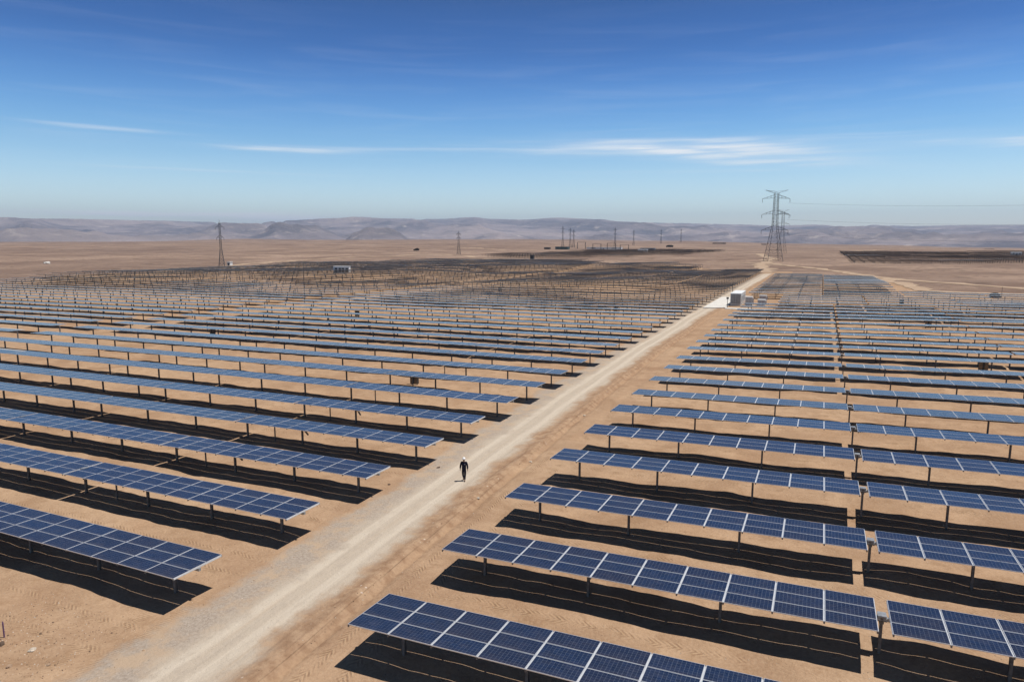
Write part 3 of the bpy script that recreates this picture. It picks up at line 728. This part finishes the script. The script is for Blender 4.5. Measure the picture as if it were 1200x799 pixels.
# ------------------------------------------------------------------ pylons
def lattice(m, z0, w0, z1, w1, n, r):
    """square lattice body between two heights"""
    for i in range(n):
        a, b = i / n, (i + 1) / n
        za, zb = z0 + (z1 - z0) * a, z0 + (z1 - z0) * b; wa, wb = (w0 + (w1 - w0) * a) / 2, (w0 + (w1 - w0) * b) / 2
        A = [(-wa, -wa, za), (wa, -wa, za), (wa, wa, za), (-wa, wa, za)]; B = [(-wb, -wb, zb), (wb, -wb, zb), (wb, wb, zb), (-wb, wb, zb)]
        for k in range(4):
            q = (k + 1) % 4
            m.tube(A[k], B[k], r * 1.5, n=4); m.tube(A[k], B[q], r * .6, n=4); m.tube(A[q], B[k], r * .6, n=4); m.tube(B[k], B[q], r * .7, n=4)
def pylon(x, y, H, base, waist, arms, label, rz=0, waist_f=.52, top=3.4, r=.16, horns=0, insul=True):
    z = Tz(x, y); e = empty('power_pylon', (x, y, z), rz); tag(e, label, 'pylon', 'lattice pylons on the plain')
    m = MB()
    lattice(m, -.5, base, H * waist_f, waist, 6, r); lattice(m, H * waist_f, waist, H, top, 9, r * .85)
    m.build('tower', M_lat, e)
    for zf, half in arms:
        zz = H * zf; w = top / 2 + (waist - top) / 2 * max(0, (1 - zf) / (1 - waist_f))
        for s in (-1, 1):
            m = MB(); tip = (s * half, 0, zz - H * .012); rise = H * .045
            for q in (-1, 1):
                m.tube((s * w, q * w, zz + rise), tip, r * .9, n=4); m.tube((s * w, q * w, zz), tip, r * .9, n=4)
                for f_ in (.3, .6): m.tube((s * (w + (half - w) * f_), q * w * (1 - f_), zz + rise * (1 - f_)), (s * (w + (half - w) * f_), q * w * (1 - f_), zz - .2), r * .6, n=4)
            arm = m.build('crossarm', M_lat, e)
            if insul:
                m = MB(); m.tube((s * half, 0, zz - H * .012), (s * half, 0, zz - H * .012 - H * .055), r * 1.1, n=6)
                m.build('insulator', M_lat, arm)
    if horns:
        for s in (-1, 1):
            m = MB()
            for q in (-1, 1): m.tube((s * top / 2, q * top / 2, H), (s * horns, 0, H + H * .045), r * .9, n=4); m.tube((-s * top / 2 * .2, q * top / 2, H + H * .02), (s * horns, 0, H + H * .045), r * .7, n=4)
            m.build('earth_peak', M_lat, e)
    else:
        m = MB(); m.tube((0, 0, H), (0, 0, H * 1.07), r * 1.4, r * .5, n=5); m.build('earth_peak', M_lat, e)
    return e
pylon(-36.5, 600, 54, 12.2, 3.7, [(.93, 10.8), (.70, 10.8), (.47, 10.6)], 'tallest steel lattice pylon with three wide crossarms and V-shaped top', R(21), .53, 2.9, .12, 9.2)
pylon(-52.0, 1020, 56, 11, 3.4, [(.93, 9.5), (.70, 9.5), (.47, 9.5)], 'fainter lattice pylon standing just behind the tallest one', R(21), .53, 2.8, .09, 8)
pylon(-423, 398, 33, 4.2, 1.3, [(.90, 3.1), (.66, 2.6)], 'slender dark pylon at the left edge of the panel field', R(40), .40, 1.0, .10)
pylon(-423, 781, 28, 5, 2.0, [(.92, 2.8), (.74, 2.8)], 'lone slender pylon on the open plain, middle distance', R(30), .45, 1.3, .15)
for (x, y, h_, lab) in ((-466, 1287, 40, 'leftmost of three thin pylons beside the substation'), (-455, 1300, 37, 'middle one of three thin pylons beside the substation'), (-446, 1294, 34, 'right one of three thin pylons beside the substation'),
                        (-415, 1480, 40, 'thin distant pylon rising over the substation'), (-480, 1900, 42, 'thin distant pylon right of the substation'), (-500, 2350, 46, 'second thin distant pylon right of the substation'), (-480, 2600, 48, 'farthest thin pylon, near the middle of the horizon')):
    pylon(x, y, h_, 5.0, 1.9, [(.90, 4.2), (.68, 4.2)], lab, R(25), .45, 1.3, .13, 0, False)
def wire(a, b, sag, lab):
    m = MB(); n = 36; a, b = Vector(a), Vector(b); p = None
    for i in range(n + 1):
        t_ = i / n; q = a.lerp(b, t_) - Vector((0, 0, sag * 4 * t_ * (1 - t_)))
        if p is not None: m.tube(p, q, .055, n=4)
        p = q
    tag(m.build('power_line', M_lat), lab, 'power line', 'wires from the tallest pylon')
c21, s21 = math.cos(R(21)), math.sin(R(21))
for zf, nm in ((.90, 'top'), (.66, 'middle'), (.44, 'lowest')):
    wire((-37.5 + 10.8 * c21, 597 + 10.8 * s21, 54 * zf - 2.5), (330, 560, 54 * zf + 1), 7, f'{nm} wire running right from the tallest pylon')

# ------------------------------------------------------------------ substation and other far structures
def shed(name, x, y, w, d, h, mat, lab, cat, grp=None, rz=0, roofm=None):
    e = empty(name, (x, y, Tz(x, y)), rz); tag(e, lab, cat, grp)
    m = MB(); m.box(-w / 2, w / 2, -d / 2, d / 2, -.6, h); m.build('wall', mat, e)
    m = MB(); m.box(-w / 2 - .25, w / 2 + .25, -d / 2 - .25, d / 2 + .25, h + .003, h + .3); m.build('roof', roofm or mat, e)
    m = MB()
    m.box(-.6, .6, -d / 2 - .06, -d / 2 - .003, 0, min(2.1, h * .8)); m.build('door', M_dark, e)
    for s in (-1, 1):
        m = MB(); m.box(s * w * .3 - w * .07, s * w * .3 + w * .07, -d / 2 - .05, -d / 2 - .003, h * .45, h * .75); m.build('window', M_dark, e)
    return e
M_teal = simple('dark teal cladding', (.05, .10, .10), .6)
shed('substation_hall', -395, 1090, 22, 10, 3.8, M_teal, 'dark teal substation hall with pale base beyond the far field', 'building', roofm=M_dark)
shed('substation_hall', -335, 1130, 60, 10, 3.6, M_white, 'long pale substation building under the gantries', 'building', roofm=M_grey)
shed('equipment_shed', -418, 1080, 9, 7, 2.6, M_dark, 'small dark shed left of the teal hall', 'building')
shed('equipment_shed', -266, 1150, 24, 9, 3.4, M_grey, 'grey equipment shed right of the long pale substation building', 'building', roofm=M_dark)
shed('control_cabin', -236, 990, 13, 8, 3, M_white, 'small white cabin inside the far solar field', 'building')
for i, (gx, gl) in enumerate(((-372, 'leftmost'), (-345, 'second'), (-320, 'third'), (-298, 'rightmost'))):
    e = empty('bus_gantry', (gx, 1120, Tz(gx, 1120))); tag(e, f'{gl} thin steel gantry standing over the substation', 'gantry', 'substation gantries')
    for s in (-1, 1):
        m = MB(); lattice(m, -.5, .9, 11 - i % 2 * 2, .6, 5, .08); o = m.build('column', M_lat, e); o.location = (s * 7, 0, 0)
    m = MB(); m.box(-7.5, 7.5, -.25, .25, 10.6 - i % 2 * 2, 11 - i % 2 * 2); m.build('beam', M_lat, e)
shed('inverter_block', -259.6, 630, 3.4, 3, 3.6, M_dark, 'black cube-like cabin on bare sand between two solar fields', 'cabin')
def white_station(x, y, w, lab):
    e = empty('inverter_station', (x, y, Tz(x, y)), R(20)); tag(e, lab, 'inverter station')
    m = MB(); m.box(-w / 2, w / 2, -1.5, 1.5, .4, 3.6); m.build('body', M_white, e)
    m = MB(); m.box(-w / 2 - .15, w / 2 + .15, -1.65, 1.65, 3.603, 3.75); m.build('roof', M_white, e)
    for q in (-.32, -.08, .12, .36):
        m = MB(); m.box(w * q - .75, w * q + .75, -1.56, -1.503, .7, 2.8); m.build('door', M_dark, e)
    m = MB(); m.box(-w / 2 + .3, w / 2 - .3, -1.4, 1.4, -.6, .397); m.build('plinth', M_conc, e)
white_station(-247, 318, 9, 'long white inverter station with dark doors deep in the left field')
shed('equipment_shelter', -421, 404, 3.2, 2.6, 2.8, M_white, 'small white shelter at the foot of the slender left pylon', 'shelter')
shed('control_cabin', 190, 905, 9, 6, 3.2, M_white, 'small white cabin in the far right solar field', 'building')
for x, y, w, lab in ((-330, 2500, 44, 'low dark building on the rim behind the substation'), (-180, 2450, 16, 'small dark building on the rim, right of the pylons'), (420, 2300, 22, 'low dark building on the plain rim at the far right')):
    shed('distant_building', x, y, w, 10, 3.6, M_brown, lab, 'building', 'low buildings on the rim', roofm=M_dark)

# dark heap with a thin post at the right end of the rows
def rock(name, x, y, s, lab, sq=.6, mat=M_stone, cat='rock', grp=None, seed=0):
    bm = bmesh.new(); bmesh.ops.create_icosphere(bm, subdivisions=3, radius=1)
    for v in bm.verts:
        n_ = noise.noise(v.co * 1.1 + Vector((seed * 3.7, seed, 0))) * .5 + noise.noise(v.co * 2.7 + Vector((seed, 0, 9))) * .22
        v.co *= (1 + n_); v.co.z *= sq; v.co.y *= .8
        v.co *= s
    me = bpy.data.meshes.new(name); bm.to_mesh(me); bm.free(); me.materials.append(mat)
    o = link(name, me, None, (x, y, Tz(x, y) + s * sq * .35)); o.rotation_euler = (0, 0, seed * 1.3)
    tag(o, lab, cat, grp); return o
RK = {'pale': simple('pale stone', (.50, .43, .35), .95, .1), 'dark': simple('dark brown stone', (.13, .09, .065), .95, .1), 'tan': simple('tan stone', (.36, .25, .17), .95, .1)}
M_heap = simple('dark rubble', (.022, .019, .018), .95, .05, 0, .4, 1.2)
rock('rubble_heap', 47.6, 246, 1.7, 'low dark rubble heap with a post beside it at the right edge', .5, M_heap, 'heap', seed=3)
m = MB(); m.tube((0, 0, -.3), (0, 0, 3.1), .05); e = m.build('marker_post', M_post, None, (49.0, 245.2, Tz(49, 245.2))); tag(e, 'thin upright post next to the dark rubble heap', 'post')
for i, (x, y, s, lab) in enumerate(((-31.3, 17.35, .16, 'flat pale rock at the lower left corner of the sand'), (-33.0, 17.05, .15, 'dark brown rock at the left edge, beside the purple stake'), (-32.3, 16.3, .13, 'tan rock close to the lower left corner of the sand'),
        (-31.0, 16.2, .14, 'second tan rock at the bottom left, nearer the gravel road'), (-29.6, 17.0, .10, 'smallest tan rock between the stake and the gravel road'), (-20.9, 50.5, .17, 'pale stone on the bank right of the walking person'),
        (-21.0, 41.2, .13, 'whitish stone beside the ditch, lower right of the person'), (-27.3, 46.6, .14, 'dark stone on the gravel left of the walking person'), (-31.2, 78.5, .3, 'dark stone at the left road edge past the eighth row'),
        (-21.5, 66.5, .2, 'pale stone on the far bank of the road'), (-28.8, 41.8, .11, 'small dark stone beside the third left row'))):
    rock('rock', x, y, s, lab, .55 if i else .4, RK['pale' if 'pale' in lab or 'whitish' in lab else 'dark' if 'dark' in lab else 'tan'], seed=i + 1, grp='loose rocks along the road')
for i, (x, y, s, lab) in enumerate(((-589, 370, 2.4, 'pale boulder alone on the plain at far left'), (-560, 900, 5, 'dark rock outcrop on the brown plain left of centre'), (-300, 1500, 7, 'dark outcrop behind the lone slender pylon'))):
    rock('boulder', x, y, s, lab, .5, M_conc if i == 0 else M_heap, 'boulder', seed=i + 20)
# gravel and clods, uncountable
m = MB()
def clod(x, y, s):
    z = Tz(x, y); c0 = Vector((x, y, z + s * .25)); a = random.random() * 6
    ring = [c0 + Vector((math.cos(a + k * 1.257) * s * random.uniform(.7, 1.2), math.sin(a + k * 1.257) * s * random.uniform(.5, 1), -s * .4)) for k in range(5)]
    tp = c0 + Vector((random.uniform(-.2, .2) * s, random.uniform(-.2, .2) * s, s * random.uniform(.3, .6)))
    mi = random.choice((0, 0, 1, 2))
    for k in range(5): m.face([ring[k], ring[(k + 1) % 5], tp], mi)
for _ in range(1500):
    y = 14 + 95 * random.random() ** 1.6; u = random.gauss(2.6, .7) if random.random() < .55 else random.gauss(-3.0, .8)
    clod(roadc(y) + u, y, random.uniform(.015, .05) * (1.9 if random.random() < .06 else 1))
for _ in range(1500):
    x, y = random.uniform(-36, -28.5), random.uniform(13.5, 21.2) - 1.5 * random.random()
    clod(x, y, random.uniform(.012, .05) * (2 if random.random() < .07 else 1))
for _ in range(900):
    clod(random.uniform(-40, 22), random.uniform(14, 75), random.uniform(.012, .04))
tag(m.build('loose_gravel', [simple('tan clod', (.34, .225, .14), .95, .1), simple('dark clod', (.17, .115, .08), .95, .1), simple('pale pebble', (.56, .47, .38), .95, .1)]), kind='stuff', label='loose gravel and clods strewn along the road edges', cat='gravel')
M_purple = simple('purple painted wood', (.16, .085, .17), .7)
e = empty('survey_stake', (-33.6, 17.5, Tz(-33.6, 17.5))); tag(e, 'thin purple survey stake standing in sand at the lower left', 'stake')
m = MB(); m.box(-.03, .03, -.02, .02, -.2, .72); m.tube((0, 0, .72), (0, 0, .80), .03, .012, 4); m.build('shaft', M_purple, e)

# ------------------------------------------------------------------ the person walking on the road
def skin(name, verts, edges, radii, mat, parent=None, sub=2, root=0):
    me = bpy.data.meshes.new(name); me.from_pydata(verts, edges, []); ob = bpy.data.objects.new(name + '_tmp', me); col.objects.link(ob)
    md = ob.modifiers.new('s', 'SKIN'); 
    for i, r_ in enumerate(radii): me.skin_vertices[0].data[i].radius = (r_, r_) if isinstance(r_, (int, float)) else r_
    me.skin_vertices[0].data[root].use_root = True
    sb = ob.modifiers.new('u', 'SUBSURF'); sb.levels = sub; sb.render_levels = sub
    dg = bpy.context.evaluated_depsgraph_get(); dg.update()
    out = bpy.data.meshes.new_from_object(ob.evaluated_get(dg)); bpy.data.objects.remove(ob); out.name = name
    out.materials.clear(); out.materials.append(mat); out.polygons.foreach_set('use_smooth', [True] * len(out.polygons))
    return out
M_skin = simple('tanned skin', (.25, .135, .085), .6, .3, 0, .08)
M_navy = simple('navy work clothes', (.012, .014, .028), .85, .15, 0, .3, 9)
M_boot = simple('brown boot leather', (.07, .038, .025), .7, .2)
M_hair = simple('black hair', (.012, .01, .009), .7)
def arm(s):       # shoulder, elbow, wrist
    return [(s * .19, .0, 1.44), (s * .265, .01 - s * .04, 1.17), (s * .285, -.06 - s * .08, .94)]
def leg(s):       # hip, knee, ankle, ball: left leg forward (towards -y)
    return [(s * .09, 0, .92), (s * .085, -.10 if s > 0 else .02, .50), (s * .06, -.13 if s > 0 else .24, .10 if s > 0 else .15), (s * .065, -.30 if s > 0 else .10, .035)]
V = [(0, 0, .96), (0, 0, 1.14), (0, 0, 1.36), (0, -.005, 1.50), (0, -.01, 1.58), (0, -.02, 1.68), (0, -.015, 1.75)]
E_ = [(0, 1), (1, 2), (2, 3), (3, 4), (4, 5), (5, 6)]; Ra = [(.145, .105), (.135, .095), (.165, .105), .065, .06, (.078, .098), (.06, .075)]
for s in (-1, 1):
    b = len(V); V += arm(s); E_ += [(2, b), (b, b + 1), (b + 1, b + 2)]; Ra += [.062, .046, .034]
    w = Vector(arm(s)[2]); hnd = b + 2
    p = len(V); V += [tuple(w + Vector((0, -.015, -.07)))]; E_ += [(hnd, p)]; Ra += [(.036, .02)]
    for fi, (dx, ln) in enumerate(((-.026, .06), (-.009, .075), (.009, .07), (.026, .055))):
        q = len(V); V += [tuple(w + Vector((0, dx * .9 - .02, -.10))), tuple(w + Vector((-s * .012, dx - .025, -.10 - ln)))]; E_ += [(p, q), (q, q + 1)]; Ra += [.0095, .008]
    q = len(V); V += [tuple(w + Vector((-s * .005, -.05, -.06))), tuple(w + Vector((-s * .015, -.075, -.10)))]; E_ += [(hnd, q), (q, q + 1)]; Ra += [.011, .009]
    b = len(V); V += leg(s); E_ += [(0, b), (b, b + 1), (b + 1, b + 2), (b + 2, b + 3)]; Ra += [.088, .06, .042, .035]
body = skin('person', V, E_, Ra, M_skin)
# nose, brow and ears pulled out of the head
per = link('person', body); px_, py_ = -23.75, 44.3
per.location = (px_, py_, Tz(px_, py_) + .02); per.rotation_euler = (0, 0, R(24)); per.scale = (1.0, 1.0, 1.0)
tag(per, 'person in navy work clothes and white hard hat walking on the gravel road', 'person')
fm = MB()
fm.tube((0, -.108, 1.70), (0, -.135, 1.665), .012, .018, 6); fm.tube((-.03, -.104, 1.63), (.03, -.104, 1.63), .009, .009, 6)
for s in (-1, 1): fm.tube((s * .077, -.01, 1.70), (s * .088, 0, 1.66), .016, .012, 6)
fm.build('face_features', M_skin, per, weld=True)
for s in (-1, 1):
    m = MB(); m.tube((s * .032, -.095, 1.705), (s * .032, -.112, 1.705), .012, .010, 8); m.build('eye', M_hair, per)
V = [(0, 0, .80), (0, 0, .98), (0, 0, 1.16), (0, 0, 1.36), (0, -.004, 1.49)]; E_ = [(0, 1), (1, 2), (2, 3), (3, 4)]; Ra = [(.185, .14), (.185, .14), (.178, .132), (.20, .135), .085]
for s in (-1, 1):
    a_ = arm(s); a_[2] = tuple(Vector(a_[2]).lerp(Vector(a_[1]), .05)); b = len(V); V += a_; E_ += [(3, b), (b, b + 1), (b + 1, b + 2)]; Ra += [.088, .074, .058]
link('jacket', skin('jacket', V, E_, Ra, M_navy), per)
V = [(0, 0, 1.06), (0, 0, .90)]; E_ = [(0, 1)]; Ra = [(.165, .125), (.158, .125)]
for s in (-1, 1):
    g = leg(s); b = len(V); V += [g[0], g[1], tuple(Vector(g[2]) + Vector((0, 0, .02)))]; E_ += [(1, b), (b, b + 1), (b + 1, b + 2)]; Ra += [.104, .08, .062]
link('trousers', skin('trousers', V, E_, Ra, M_navy), per)
for s in (-1, 1):
    g = leg(s); a_, t_ = Vector(g[2]), Vector(g[3])
    V = [tuple(a_ + Vector((0, .05, -.05))), tuple(a_ + Vector((0, 0, -.02))), tuple(a_.lerp(t_, .6) + Vector((0, 0, -.012))), tuple(t_ + Vector((0, -.02, 0.01)))]
    link('boot', skin('boot', V, [(0, 1), (1, 2), (2, 3)], [.05, .058, .05, .042], M_boot, sub=1), per)
bm = bmesh.new(); bmesh.ops.create_uvsphere(bm, u_segments=24, v_segments=14, radius=1)
bmesh.ops.delete(bm, geom=[v for v in bm.verts if v.co.z < -.02], context='VERTS')
for v in bm.verts: v.co = Vector((v.co.x * .118, v.co.y * .142, v.co.z * .125))
rim = [v for v in bm.verts if v.co.z < .01]
for v in rim: v.co.x *= 1.12; v.co.y *= 1.22 if v.co.y < 0 else 1.08
me = bpy.data.meshes.new('hard_hat'); bm.to_mesh(me); bm.free(); me.materials.append(M_white); me.polygons.foreach_set('use_smooth', [True] * len(me.polygons))
o = link('hard_hat', me, per, (0, -.018, 1.735)); o.modifiers.new('t', 'SOLIDIFY').thickness = .006
m = MB(); m.tube((0, .02, 1.66), (0, .055, 1.70), .085, .09, 12); m.build('hair', M_hair, per)
m = MB(); m.box(.04, .11, -.152, -.146, 1.31, 1.37); m.build('chest_badge', simple('grey badge', (.35, .35, .37), .6), per)
print('tables', len(tables), 'individual', len(indiv), 'objects', len(bpy.data.objects))
